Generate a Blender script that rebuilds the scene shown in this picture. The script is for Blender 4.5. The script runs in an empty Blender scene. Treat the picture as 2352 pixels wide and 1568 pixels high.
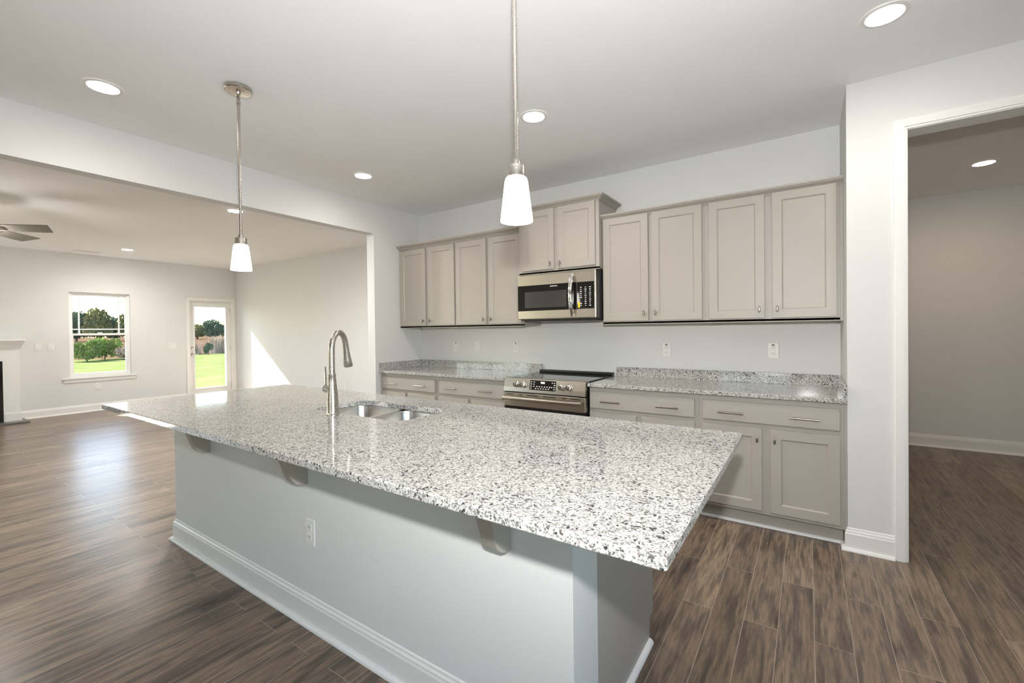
import bpy, bmesh, math, random
from mathutils import Vector, Matrix
from math import pi, sin, cos, radians

# ------------------------------------------------------------------ camera, world, sun, exposure
SC = bpy.context.scene
COL = SC.collection

def set_camera():
    f, u0, v0 = 1009.87, 1176.0, 768.477
    yaw, pitch, roll = 0.5918, -0.0102, -0.0119
    cam = bpy.data.cameras.new('camera')
    co = bpy.data.objects.new('camera', cam)
    COL.objects.link(co)
    F = Vector((-sin(yaw) * cos(pitch), cos(yaw) * cos(pitch), sin(pitch)))
    R = Vector((cos(yaw), sin(yaw), 0.0))
    U = R.cross(F)
    R2 = R * cos(roll) + U * sin(roll)
    U2 = -R * sin(roll) + U * cos(roll)
    m = Matrix(((R2.x, U2.x, -F.x), (R2.y, U2.y, -F.y), (R2.z, U2.z, -F.z))).to_4x4()
    m.translation = Vector((4.0006, -3.9166, 1.3361))
    co.matrix_world = m
    cam.sensor_fit = 'HORIZONTAL'
    cam.sensor_width = 36.0
    cam.lens = 36.0 * f / 2352.0
    cam.shift_x = 0.0
    cam.shift_y = (v0 - 784.0) / 2352.0
    cam.clip_start, cam.clip_end = 0.02, 800.0
    SC.camera = co

set_camera()

SC.view_settings.view_transform = 'Standard'
SC.view_settings.look = 'None'
SC.view_settings.gamma = 1.0
SC.view_settings.use_curve_mapping = False
SC.view_settings.exposure = 1.15

world = bpy.data.worlds.new('world')
SC.world = world
world.use_nodes = True
wn, wl = world.node_tree.nodes, world.node_tree.links
wn.clear()
w_out = wn.new('ShaderNodeOutputWorld')
w_bg = wn.new('ShaderNodeBackground')
w_sky = wn.new('ShaderNodeTexSky')
w_sky.sky_type = 'NISHITA'
w_sky.sun_disc = False
w_sky.sun_elevation = radians(33.8)
w_sky.sun_rotation = radians(-106.8)
w_sky.air_density = 1.0
w_sky.dust_density = 0.6
w_sky.ozone_density = 1.0
w_bg.inputs['Strength'].default_value = 0.42
wl.new(w_sky.outputs['Color'], w_bg.inputs['Color'])
wl.new(w_bg.outputs['Background'], w_out.inputs['Surface'])

sun_l = bpy.data.lights.new('sun', 'SUN')
sun_l.energy = 21.0
sun_l.angle = radians(0.53)
sun_l.color = (1.0, 0.95, 0.86)
sun_o = bpy.data.objects.new('sun', sun_l)
COL.objects.link(sun_o)
sun_o.location = (-20, -8, 12)
sun_o.rotation_euler = Vector((1.0, 0.301, -0.70)).to_track_quat('-Z', 'Y').to_euler()

# the photographer's flash on top of the camera: it casts the shadow under the island counter and the one on the hall ceiling
fl_l = bpy.data.lights.new('camera_flash', 'SPOT')
fl_l.energy = 108.0
fl_l.spot_size, fl_l.spot_blend = radians(175), 1.0
fl_l.color = (0.985, 1.0, 0.995)
fl_l.shadow_soft_size = 0.03
fl_o = bpy.data.objects.new('camera_flash', fl_l)
COL.objects.link(fl_o)
fl_o.location = (4.0, -3.90, 1.57)
fl_o.rotation_euler = Vector((-0.45, 0.80, 0.36)).to_track_quat('-Z', 'Y').to_euler()

SC.cycles.max_bounces = 10
SC.cycles.diffuse_bounces = 6
SC.cycles.glossy_bounces = 4
SC.cycles.transparent_max_bounces = 12
SC.cycles.sample_clamp_indirect = 6.0
SC.cycles.caustics_reflective = False
SC.cycles.caustics_refractive = False

# ------------------------------------------------------------------ materials
def new_mat(name):
    m = bpy.data.materials.new(name)
    m.use_nodes = True
    nt = m.node_tree
    b = nt.nodes.get('Principled BSDF')
    return m, nt, b

def nd(nt, kind, **kw):
    n = nt.nodes.new(kind)
    for k, v in kw.items():
        setattr(n, k, v)
    return n

def obj_coord(nt, scale=(1, 1, 1)):
    tc = nd(nt, 'ShaderNodeTexCoord')
    mp = nd(nt, 'ShaderNodeMapping')
    mp.inputs['Scale'].default_value = scale
    nt.links.new(tc.outputs['Object'], mp.inputs['Vector'])
    return mp.outputs['Vector']

def ramp(nt, fac, stops, interp='LINEAR'):
    r = nd(nt, 'ShaderNodeValToRGB')
    r.color_ramp.interpolation = interp
    el = r.color_ramp.elements
    while len(el) > 1:
        el.remove(el[-1])
    el[0].position, el[0].color = stops[0][0], (*stops[0][1], 1)
    for p, c in stops[1:]:
        e = el.new(p)
        e.color = (*c, 1)
    nt.links.new(fac, r.inputs['Fac'])
    return r.outputs['Color']

def mix(nt, fac, a, b, mode='MIX'):
    n = nd(nt, 'ShaderNodeMix', data_type='RGBA', blend_type=mode)
    for sock, v in ((n.inputs['Factor'], fac), (n.inputs[6], a), (n.inputs[7], b)):
        if isinstance(v, (int, float)):
            sock.default_value = v
        elif isinstance(v, tuple):
            sock.default_value = (*v, 1)
        else:
            nt.links.new(v, sock)
    return n.outputs[2]

def noise(nt, vec, scale, detail=2.0, rough=0.5, out='Fac'):
    n = nd(nt, 'ShaderNodeTexNoise')
    n.inputs['Scale'].default_value = scale
    n.inputs['Detail'].default_value = detail
    n.inputs['Roughness'].default_value = rough
    nt.links.new(vec, n.inputs['Vector'])
    return n.outputs[out]

def bump(nt, b, height, strength, dist):
    n = nd(nt, 'ShaderNodeBump')
    n.inputs['Strength'].default_value = strength
    n.inputs['Distance'].default_value = dist
    nt.links.new(height, n.inputs['Height'])
    nt.links.new(n.outputs['Normal'], b.inputs['Normal'])

def paint(name, col, rough=0.6, var=0.03, bscale=220.0, bstr=0.05, spec=0.4):
    m, nt, b = new_mat(name)
    v = obj_coord(nt)
    n1 = noise(nt, v, 3.0, 3.0)
    c = ramp(nt, n1, [(0.3, tuple(x * (1 - var) for x in col)), (0.7, tuple(min(1, x * (1 + var)) for x in col))])
    nt.links.new(c, b.inputs['Base Color'])
    b.inputs['Roughness'].default_value = rough
    b.inputs['Specular IOR Level'].default_value = spec
    bump(nt, b, noise(nt, v, bscale, 2.0), bstr, 0.002)
    return m

def metal(name, col, rough, brush=None):
    m, nt, b = new_mat(name)
    b.inputs['Base Color'].default_value = (*col, 1)
    b.inputs['Metallic'].default_value = 1.0
    b.inputs['Roughness'].default_value = rough
    v = obj_coord(nt, brush or (300, 300, 300))
    n1 = noise(nt, v, 1.0, 3.0)
    r = nd(nt, 'ShaderNodeMapRange')
    r.inputs['To Min'].default_value = rough * 0.8
    r.inputs['To Max'].default_value = rough * 1.25
    nt.links.new(n1, r.inputs['Value'])
    nt.links.new(r.outputs['Result'], b.inputs['Roughness'])
    if brush:
        bump(nt, b, n1, 0.06, 0.001)
    return m

def plain(name, col, rough=0.5, spec=0.5, coat=0.0):
    m, nt, b = new_mat(name)
    v = obj_coord(nt)
    n1 = noise(nt, v, 40.0, 2.0)
    c = ramp(nt, n1, [(0.3, tuple(x * 0.96 for x in col)), (0.7, tuple(min(1, x * 1.04) for x in col))])
    nt.links.new(c, b.inputs['Base Color'])
    b.inputs['Roughness'].default_value = rough
    b.inputs['Specular IOR Level'].default_value = spec
    b.inputs['Coat Weight'].default_value = coat
    return m

def emit(name, col, strength):
    m, nt, b = new_mat(name)
    b.inputs['Base Color'].default_value = (*[min(1, c) for c in col], 1)
    b.inputs['Emission Color'].default_value = (*col, 1)
    b.inputs['Emission Strength'].default_value = strength
    b.inputs['Roughness'].default_value = 0.35
    return m

def make_glass():
    m, nt, b = new_mat('window_glass')
    nt.nodes.remove(b)
    out = nt.nodes['Material Output']
    tr = nd(nt, 'ShaderNodeBsdfTransparent')
    tr.inputs['Color'].default_value = (0.95, 0.97, 0.96, 1)
    gl = nd(nt, 'ShaderNodeBsdfGlossy')
    gl.inputs['Roughness'].default_value = 0.02
    fr = nd(nt, 'ShaderNodeFresnel')
    fr.inputs['IOR'].default_value = 1.35
    mx = nd(nt, 'ShaderNodeMixShader')
    nt.links.new(fr.outputs['Fac'], mx.inputs['Fac'])
    nt.links.new(tr.outputs['BSDF'], mx.inputs[1])
    nt.links.new(gl.outputs['BSDF'], mx.inputs[2])
    nt.links.new(mx.outputs['Shader'], out.inputs['Surface'])
    return m

def make_granite():
    m, nt, b = new_mat('speckled_granite')
    v = obj_coord(nt, (1.0, 1.0, 1.0))
    # warped coordinates give the crystals irregular outlines
    nz = noise(nt, v, 60.0, 2.0, 0.5, 'Color')
    add = nd(nt, 'ShaderNodeVectorMath', operation='MULTIPLY_ADD')
    nt.links.new(nz, add.inputs[0])
    add.inputs[1].default_value = (0.012, 0.012, 0.012)
    nt.links.new(v, add.inputs[2])
    wv = add.outputs['Vector']

    def cells(scale):
        vo = nd(nt, 'ShaderNodeTexVoronoi')
        vo.inputs['Scale'].default_value = scale
        nt.links.new(wv, vo.inputs['Vector'])
        sp = nd(nt, 'ShaderNodeSeparateColor')
        nt.links.new(vo.outputs['Color'], sp.inputs['Color'])
        return sp.outputs['Red'], sp.outputs['Green']
    r1, g1 = cells(210.0)
    base = ramp(nt, r1, [(0.0, (0.568, 0.555, 0.533)), (0.36, (0.456, 0.443, 0.421)), (0.60, (0.327, 0.314, 0.297)),
                         (0.74, (0.542, 0.533, 0.516)), (0.86, (0.215, 0.206, 0.198))], 'CONSTANT')
    r2, g2 = cells(150.0)
    cl = noise(nt, v, 9.0, 3.0, 0.6)
    thr = nd(nt, 'ShaderNodeMapRange')
    thr.inputs['From Min'].default_value = 0.35
    thr.inputs['From Max'].default_value = 0.75
    thr.inputs['To Min'].default_value = 0.97
    thr.inputs['To Max'].default_value = 0.80
    nt.links.new(cl, thr.inputs['Value'])
    gt = nd(nt, 'ShaderNodeMath', operation='GREATER_THAN')
    nt.links.new(r2, gt.inputs[0])
    nt.links.new(thr.outputs['Result'], gt.inputs[1])
    dark = ramp(nt, g2, [(0.0, (0.035, 0.035, 0.04)), (0.45, (0.12, 0.11, 0.105)), (0.75, (0.26, 0.235, 0.21))], 'CONSTANT')
    c1 = mix(nt, gt.outputs[0], base, dark)
    r3, g3 = cells(310.0)
    gt3 = nd(nt, 'ShaderNodeMath', operation='GREATER_THAN')
    gt3.inputs[1].default_value = 0.93
    nt.links.new(r3, gt3.inputs[0])
    c2 = mix(nt, gt3.outputs[0], c1, (0.10, 0.095, 0.09))
    nt.links.new(c2, b.inputs['Base Color'])
    b.inputs['Roughness'].default_value = 0.07
    b.inputs['Specular IOR Level'].default_value = 0.5
    return m

def make_floor():
    m, nt, b = new_mat('plank_flooring')
    tc = nd(nt, 'ShaderNodeTexCoord')
    sp = nd(nt, 'ShaderNodeSeparateXYZ')
    nt.links.new(tc.outputs['Object'], sp.inputs['Vector'])
    cb = nd(nt, 'ShaderNodeCombineXYZ')
    nt.links.new(sp.outputs['Y'], cb.inputs['X'])
    nt.links.new(sp.outputs['X'], cb.inputs['Y'])
    def brick(c1, c2, mort):
        br = nd(nt, 'ShaderNodeTexBrick')
        br.offset, br.offset_frequency, br.squash = 0.37, 2, 1.0
        br.inputs['Color1'].default_value = (*c1, 1)
        br.inputs['Color2'].default_value = (*c2, 1)
        br.inputs['Mortar'].default_value = (0, 0, 0, 1)
        br.inputs['Scale'].default_value = 1.0
        br.inputs['Mortar Size'].default_value = mort
        br.inputs['Mortar Smooth'].default_value = 0.1
        br.inputs['Brick Width'].default_value = 1.22
        br.inputs['Row Height'].default_value = 0.134
        nt.links.new(cb.outputs['Vector'], br.inputs['Vector'])
        return br
    br = brick((0, 0, 0), (1, 1, 1), 0.0011)
    tone = ramp(nt, br.outputs['Color'], [(0.0, (0.115, 0.090, 0.072)), (0.35, (0.177, 0.139, 0.110)),
                                          (0.6, (0.138, 0.110, 0.092)), (1.0, (0.216, 0.170, 0.133))])
    # grain: noise drawn out along the plank and shifted per plank
    off = nd(nt, 'ShaderNodeVectorMath', operation='MULTIPLY_ADD')
    nt.links.new(br.outputs['Color'], off.inputs[0])
    off.inputs[1].default_value = (7.0, 5.0, 3.0)
    nt.links.new(tc.outputs['Object'], off.inputs[2])
    mp = nd(nt, 'ShaderNodeMapping')
    mp.inputs['Scale'].default_value = (15.0, 1.7, 1.0)
    nt.links.new(off.outputs['Vector'], mp.inputs['Vector'])
    g1 = noise(nt, mp.outputs['Vector'], 1.6, 6.0, 0.62)
    mp2 = nd(nt, 'ShaderNodeMapping')
    mp2.inputs['Scale'].default_value = (70.0, 3.0, 1.0)
    nt.links.new(off.outputs['Vector'], mp2.inputs['Vector'])
    g2 = noise(nt, mp2.outputs['Vector'], 1.5, 3.0, 0.6)
    gc = ramp(nt, g1, [(0.26, (0.45, 0.44, 0.43)), (0.43, (0.90, 0.88, 0.86)), (0.55, (1.62, 1.48, 1.30)), (0.64, (1.05, 1.02, 1.0)), (0.76, (0.60, 0.57, 0.55))])
    gf = ramp(nt, g2, [(0.3, (0.72, 0.72, 0.72)), (0.7, (1.18, 1.18, 1.18))])
    c = mix(nt, 1.0, tone, gc, 'MULTIPLY')
    c = mix(nt, 1.0, c, gf, 'MULTIPLY')
    # knots
    mp3 = nd(nt, 'ShaderNodeMapping')
    mp3.inputs['Scale'].default_value = (9.0, 2.6, 1.0)
    nt.links.new(off.outputs['Vector'], mp3.inputs['Vector'])
    vo = nd(nt, 'ShaderNodeTexVoronoi')
    vo.inputs['Scale'].default_value = 1.0
    nt.links.new(mp3.outputs['Vector'], vo.inputs['Vector'])
    kn = ramp(nt, vo.outputs['Distance'], [(0.0, (0.35, 0.32, 0.30)), (0.10, (0.75, 0.73, 0.7)), (0.16, (1, 1, 1))])
    c = mix(nt, 0.8, c, kn, 'MULTIPLY')
    c = mix(nt, br.outputs['Fac'], c, (0.42, 0.35, 0.29))  # pale seam colour paints in the gleam along the plank bevels
    nt.links.new(c, b.inputs['Base Color'])
    rr = nd(nt, 'ShaderNodeMapRange')
    rr.inputs['To Min'].default_value = 0.24
    rr.inputs['To Max'].default_value = 0.36
    nt.links.new(g1, rr.inputs['Value'])
    nt.links.new(rr.outputs['Result'], b.inputs['Roughness'])
    b.inputs['Specular IOR Level'].default_value = 0.27
    bump(nt, b, g2, 0.08, 0.001)
    return m

def make_foliage(name, stops, scale=1.5):
    m, nt, b = new_mat(name)
    v = obj_coord(nt)
    c = ramp(nt, noise(nt, v, scale, 4.0, 0.6), stops)
    nt.links.new(c, b.inputs['Base Color'])
    b.inputs['Roughness'].default_value = 0.9
    b.inputs['Specular IOR Level'].default_value = 0.0
    return m

M = {}
M['wall'] = paint('greige_wall_paint', (0.70, 0.70, 0.69), 0.75, 0.01)
M['ceiling'] = paint('white_ceiling_paint', (0.86, 0.86, 0.86), 0.9, 0.01, 160.0, 0.12)
M['trim'] = paint('white_trim_paint', (0.80, 0.79, 0.77), 0.35, 0.01, 90.0, 0.02)
M['cabinet'] = paint('taupe_cabinet_paint', (0.420, 0.386, 0.345), 0.42, 0.015, 120.0, 0.02)
M['cabinet_inside'] = paint('shadow_gap_paint', (0.40, 0.37, 0.335), 0.6)
M['granite'] = make_granite()
M['floor'] = make_floor()
M['steel'] = metal('brushed_stainless', (0.55, 0.495, 0.425), 0.30, (4, 4, 500))
M['steel_sink'] = metal('sink_stainless', (0.66, 0.63, 0.59), 0.24, (300, 6, 300))
M['chrome'] = metal('polished_chrome', (0.85, 0.84, 0.82), 0.08)
M['nickel'] = metal('brushed_nickel', (0.53, 0.49, 0.44), 0.27)
M['pull'] = metal('nickel_pull', (0.33, 0.295, 0.26), 0.32)
M['black'] = plain('black_plastic', (0.012, 0.012, 0.012), 0.35)
M['blackglass'] = plain('black_glass', (0.010, 0.009, 0.008), 0.05, 0.6)
M['glassscreen'] = plain('dark_window_mesh', (0.035, 0.032, 0.030), 0.25, 0.5)
M['mark'] = plain('white_print', (0.75, 0.75, 0.74), 0.5)
M['yellow'] = plain('yellow_tag', (0.75, 0.60, 0.03), 0.5)
M['plate'] = plain('white_plastic', (0.78, 0.77, 0.75), 0.4)
M['plateslot'] = plain('slot_shadow', (0.10, 0.095, 0.09), 0.6)
M['glass'] = make_glass()
M['vinyl'] = plain('white_vinyl', (0.84, 0.84, 0.83), 0.35)
M['lens'] = emit('lit_lamp_lens', (1.0, 0.945, 0.88), 72.0)
M['lens_soft'] = emit('lit_lamp_lens_dimmer', (1.0, 0.93, 0.85), 48.0)
M['lens_day'] = emit('lit_lamp_lens_cool', (1.0, 0.97, 0.93), 540.0)
M['fan_fill_glow'] = emit('added_bowl_glow', (1.0, 0.965, 0.92), 85.0)
M['lens_far'] = emit('lit_lamp_lens_far', (1.0, 0.96, 0.91), 170.0)
M['lens_hall'] = emit('lit_lamp_lens_hall', (1.0, 0.80, 0.60), 75.0)
M['shade'] = emit('lit_opal_glass', (1.0, 0.96, 0.90), 7.0)
M['fan'] = paint('fan_blade_grey', (0.20, 0.185, 0.16), 0.5)
M['fire_black'] = plain('firebox_black', (0.012, 0.012, 0.012), 0.4)
M['hearth'] = plain('hearth_slate', (0.12, 0.11, 0.095), 0.35)
M['range_top'] = plain('ceramic_cooktop', (0.015, 0.015, 0.016), 0.04, 0.6)
M['lawn'] = make_foliage('lawn_grass', [(0.3, (0.070, 0.086, 0.030)), (0.55, (0.098, 0.112, 0.043)), (0.75, (0.122, 0.132, 0.060))], 0.6)
M['field'] = make_foliage('dry_field', [(0.3, (0.045, 0.028, 0.018)), (0.55, (0.075, 0.048, 0.032)), (0.8, (0.11, 0.08, 0.058))], 0.12)
M['leaf_dark'] = make_foliage('leaves_dark', [(0.3, (0.055, 0.085, 0.065)), (0.6, (0.10, 0.14, 0.085)), (0.8, (0.20, 0.20, 0.10))], 0.35)
M['leaf_autumn'] = make_foliage('leaves_autumn', [(0.3, (0.09, 0.11, 0.06)), (0.55, (0.20, 0.19, 0.08)), (0.8, (0.38, 0.25, 0.10))], 0.3)
M['leaf_bush'] = make_foliage('leaves_bush', [(0.3, (0.09, 0.12, 0.03)), (0.6, (0.20, 0.26, 0.075)), (0.8, (0.34, 0.38, 0.15))], 1.6)
M['reed'] = make_foliage('dry_reeds', [(0.3, (0.24, 0.17, 0.12)), (0.6, (0.42, 0.33, 0.26)), (0.8, (0.55, 0.46, 0.38))], 1.4)
M['bounce_concrete'] = paint('pale_bounce_concrete', (0.74, 0.72, 0.68), 0.8)
M['bark'] = make_foliage('bark', [(0.3, (0.06, 0.05, 0.04)), (0.7, (0.12, 0.10, 0.08))], 3.0)

# ------------------------------------------------------------------ object helpers
ROOT = {}

def props(o, label=None, cat=None, group=None, kind=None):
    if label: o['label'] = label
    if cat: o['category'] = cat
    if group: o['group'] = group
    if kind: o['kind'] = kind
    return o

def thing(name, loc, label, cat, group=None):
    o = bpy.data.objects.new(name, None)
    o.empty_display_size = 0.05
    COL.objects.link(o)
    o.location = loc
    ROOT[o] = Vector(loc)
    return props(o, label, cat, group)

def build(name, bm, mat, parent=None, smooth=None, label=None, loc=None):
    """Links the bmesh (built in world coordinates) as one object; smooth = angle in degrees for smooth shading."""
    bmesh.ops.recalc_face_normals(bm, faces=bm.faces)
    off = ROOT.get(parent, Vector((0, 0, 0))) if parent else Vector(loc or (0, 0, 0))
    if off.length:
        bmesh.ops.translate(bm, verts=bm.verts, vec=-off)
    me = bpy.data.meshes.new(name)
    if smooth is not None:
        for f in bm.faces: f.smooth = True
        lim = radians(smooth)
        for e in bm.edges:
            if len(e.link_faces) == 2:
                if e.calc_face_angle(0.0) > lim: e.smooth = False
    bm.to_mesh(me)
    bm.free()
    me.materials.append(mat)
    o = bpy.data.objects.new(name, me)
    COL.objects.link(o)
    if parent:
        o.parent = parent
        ROOT[o] = off
    elif loc:
        o.location = loc
        ROOT[o] = Vector(loc)
    if label: o['label'] = label
    return o

def struct(name, bm, mat, parent=None, **kw):
    o = build(name, bm, mat, parent, **kw)
    if not parent: o['kind'] = 'structure'
    return o

def dup(root, loc, label=None, rotz=None):
    r = root.copy(); COL.objects.link(r); r.location = loc
    if rotz is not None: r.rotation_euler = (0, 0, rotz)
    if label: r['label'] = label
    for ch in list(root.children):
        c = ch.copy(); COL.objects.link(c); c.parent = r
        for g in list(ch.children):
            d = g.copy(); COL.objects.link(d); d.parent = c
    return r

NB = bmesh.new

def box(bm, x0, x1, y0, y1, z0, z1, bev=0.0, seg=1):
    r = bmesh.ops.create_cube(bm, size=1.0)
    vs = r['verts']
    bmesh.ops.scale(bm, verts=vs, vec=(abs(x1 - x0), abs(y1 - y0), abs(z1 - z0)))
    bmesh.ops.translate(bm, verts=vs, vec=((x0 + x1) / 2, (y0 + y1) / 2, (z0 + z1) / 2))
    if bev > 0:
        es = {e for v in vs for e in v.link_edges}
        bmesh.ops.bevel(bm, geom=list(es), offset=bev, segments=seg, profile=0.5, affect='EDGES')
    return bm

def loops(bm, rings, cap0=True, cap1=True, closed=True):
    """Skins a list of rings (lists of points of equal length)."""
    vv = [[bm.verts.new(p) for p in ring] for ring in rings]
    n = len(vv[0])
    for a, b in zip(vv[:-1], vv[1:]):
        for i in range(n if closed else n - 1):
            j = (i + 1) % n
            bm.faces.new((a[i], a[j], b[j], b[i]))
    if cap0: bm.faces.new(vv[0])
    if cap1: bm.faces.new(list(reversed(vv[-1])))
    return vv

def lathe(bm, c, prof, seg=32, axis='z', cap0=True, cap1=True):
    """prof: list of (radius, height along axis)."""
    rings = []
    for r, h in prof:
        ring = []
        for k in range(seg):
            a = 2 * pi * k / seg
            p, q = r * cos(a), r * sin(a)
            if axis == 'z': ring.append((c[0] + p, c[1] + q, c[2] + h))
            elif axis == 'y': ring.append((c[0] + p, c[1] + h, c[2] + q))
            else: ring.append((c[0] + h, c[1] + p, c[2] + q))
        rings.append(ring)
    loops(bm, rings, cap0, cap1)
    return bm

def tube(bm, pts, rad, seg=14, caps=True):
    """Round tube along a list of points; rad is a number or a list."""
    pts = [Vector(p) for p in pts]
    rs = rad if isinstance(rad, (list, tuple)) else [rad] * len(pts)
    rings = []
    prev = None
    for i, p in enumerate(pts):
        t = (pts[min(i + 1, len(pts) - 1)] - pts[max(i - 1, 0)]).normalized()
        if prev is None:
            u = t.orthogonal().normalized()
        else:
            u = (prev - t * prev.dot(t)).normalized()
        prev = u
        w = t.cross(u)
        rings.append([p + (u * cos(2 * pi * k / seg) + w * sin(2 * pi * k / seg)) * rs[i] for k in range(seg)])
    loops(bm, rings, caps, caps)
    return bm

def sweep(bm, prof, path, side=1, caps=True):
    """Sweeps profile (out, z) along a horizontal path of (x, y); out goes to the right of travel times side."""
    n = len(path)
    rings = []
    for i in range(n):
        def nrm(a, b):
            d = Vector((b[0] - a[0], b[1] - a[1])).normalized()
            return Vector((d.y, -d.x)) * side
        if i == 0: m = nrm(path[0], path[1])
        elif i == n - 1: m = nrm(path[-2], path[-1])
        else:
            a, b = nrm(path[i - 1], path[i]), nrm(path[i], path[i + 1])
            m = (a + b) / (1 + a.dot(b))
        rings.append([(path[i][0] + m.x * o, path[i][1] + m.y * o, z) for o, z in prof])
    loops(bm, rings, caps, caps)
    return bm

def rrect(x0, x1, y0, y1, r, z, n=6, corners=(1, 1, 1, 1)):
    """Rounded rectangle ring, counter-clockwise from the low corner; corners switch rounding: (x0y0, x1y0, x1y1, x0y1)."""
    pts = []
    for (cx, cy, a0, on) in ((x0, y0, pi, corners[0]), (x1, y0, 1.5 * pi, corners[1]), (x1, y1, 0, corners[2]), (x0, y1, 0.5 * pi, corners[3])):
        rr = r if on is True or on == 1 else on
        sx, sy = (1 if cx == x0 else -1), (1 if cy == y0 else -1)
        for k in range(n + 1):
            a = a0 + 0.5 * pi * k / n
            pts.append((cx + sx * rr + rr * cos(a), cy + sy * rr + rr * sin(a), z))
    return pts

# ------------------------------------------------------------------ key dimensions (metres)
H = 2.766            # kitchen ceiling
HL = 2.7465          # living room and hall ceiling
HH = 2.428           # underside of the wide opening
W = 4.196            # right end of the cabinet wall
YR = -0.623          # face of the wall with the cased doorway
LX = -6.45           # face of the far living room wall
LY = 0.75            # face of the living room's right wall
XD0, XD1, ZD = 4.466, 5.70, 2.4335   # cased doorway
WY0, WY1, WZ0, WZ1 = -1.905, -1.085, 0.605, 2.085   # window
DY0, DY1, DZ = -0.150, 0.660, 2.030                 # glazed door opening
XE, YB, YH = 6.6, -7.6, 2.67          # room's right side, room's rear, hall's back wall

# ------------------------------------------------------------------ the setting
struct('floor', box(NB(), LX - 0.12, XE + 0.1, YB - 0.1, YH + 0.1, -0.08, 0.0), M['floor'])
struct('ceiling', box(NB(), -0.06, XE + 0.1, YB - 0.1, 0.10, H, H + 0.1), M['ceiling'])
struct('ceiling_living', box(NB(), LX - 0.1, -0.06, YB - 0.1, LY + 0.1, HL, HL + 0.12), M['ceiling'])
struct('ceiling_hall', box(NB(), W + 0.06, XE + 0.1, YR + 0.10, YH + 0.1, HL, HL + 0.015), M['ceiling'])

bm = NB()
box(bm, -0.12, W + 0.12, 0.0, 0.12, 0, H)
struct('wall_back', bm, M['wall'])

bm = NB()   # wall between kitchen and living room: pier, header, far pier
box(bm, -0.12, 0.0, -0.70, 0.0, 0, H)
box(bm, -0.12, 0.0, -6.6, -0.70, HH, H)
box(bm, -0.12, 0.0, YB, -6.6, 0, H)
box(bm, -0.12, -0.0, 0.0, LY + 0.1, 0, H)
struct('wall_left', bm, M['wall'])

bm = NB()
box(bm, W, XD0, YR, YR + 0.127, 0, H)
box(bm, XD0, XD1, YR, YR + 0.127, ZD, H)
box(bm, XD1, XE, YR, YR + 0.127, 0, H)
struct('wall_right', bm, M['wall'])
struct('wall_return', box(NB(), W, W + 0.12, YR + 0.127, 0.0, 0, H), M['wall'])

bm = NB()   # far living room wall with window and door openings (plus an unseen second window added for daylight)
X0, X1 = LX - 0.12, LX
W2Y0, W2Y1 = -6.90, -4.75
box(bm, X0, X1, YB, W2Y0, 0, H); box(bm, X0, X1, W2Y0, W2Y1, 0, WZ0); box(bm, X0, X1, W2Y0, W2Y1, WZ1, H)
box(bm, X0, X1, W2Y1, WY0, 0, H); box(bm, X0, X1, WY0, WY1, 0, WZ0); box(bm, X0, X1, WY0, WY1, WZ1, H)
box(bm, X0, X1, WY1, DY0, 0, H); box(bm, X0, X1, DY0, DY1, DZ, H); box(bm, X0, X1, DY1, LY, 0, H)
bmesh.ops.remove_doubles(bm, verts=bm.verts, dist=1e-5)
struct('wall_far', bm, M['wall'])
struct('wall_living_right', box(NB(), LX - 0.12, -0.12, LY, LY + 0.1, 0, H), M['wall'])
LWX0, LWX1, LWZ0, LWZ1 = -6.3, -3.1, 0.06, 2.60      # wide window group added to the living room's unseen left wall for daylight
bm = NB()
box(bm, LX - 0.12, LWX0, YB - 0.1, YB, 0, H); box(bm, LWX1, -0.12, YB - 0.1, YB, 0, H)
box(bm, LWX0, LWX1, YB - 0.1, YB, 0, LWZ0); box(bm, LWX0, LWX1, YB - 0.1, YB, LWZ1, H)
struct('wall_living_left', bm, M['wall'])
# the unseen rear of the kitchen gets an added patio opening for daylight
bm = NB()
PX0, PX1, PZ = 2.2, 3.7, 2.1
box(bm, -0.12, PX0, YB - 0.1, YB, 0, H); box(bm, PX0, PX1, YB - 0.1, YB, PZ, H); box(bm, PX1, XE + 0.1, YB - 0.1, YB, 0, H)
struct('wall_rear', bm, M['wall'])
SY0W, SY1W, SZ0W, SZ1W = -5.5, -2.9, 0.50, 2.25      # window group added to the unseen side behind the camera as fill light
bm = NB()
box(bm, XE, XE + 0.1, YB, SY0W, 0, H); box(bm, XE, XE + 0.1, SY1W, YH + 0.1, 0, H)
box(bm, XE, XE + 0.1, SY0W, SY1W, 0, SZ0W); box(bm, XE, XE + 0.1, SY0W, SY1W, SZ1W, H)
struct('wall_side', bm, M['wall'])
struct('wall_hall_back', box(NB(), W, XE, YH, YH + 0.1, 0, H), M['wall'])
struct('wall_hall_left', box(NB(), W, W + 0.12, 0.12, YH, 0, H), M['wall'])

BASE = [(0, 0), (0.014, 0), (0.014, 0.098), (0.011, 0.106), (0.011, 0.113), (0.006, 0.121), (0.005, 0.130), (0, 0.134)]
def quarter(r=0.018, n=5):
    return [(0.0, 0.0)] + [(r * cos(0.5 * pi * k / n), r * sin(0.5 * pi * k / n)) for k in range(n + 1)]

def baseboard(name, path, side, shoe=True):
    o = struct(name, sweep(NB(), BASE, path, side), M['trim'])
    if shoe:
        q = [(0.014 + a, b) for a, b in quarter()]
        build('shoe_molding', sweep(NB(), q, path, side), M['trim'], o, smooth=50)
    return o
baseboard('baseboard_far', [(LX, -2.512), (LX, -0.212)], 1)
baseboard('baseboard_living', [(LX, LY), (-0.12, LY), (-0.12, -0.70), (0.0, -0.70), (0.0, -0.655)], 1)
baseboard('baseboard_right', [(W, -0.562), (W, YR), (4.409, YR)], 1)
baseboard('baseboard_hall', [(W + 0.12, YH), (XE, YH)], 1)

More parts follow.
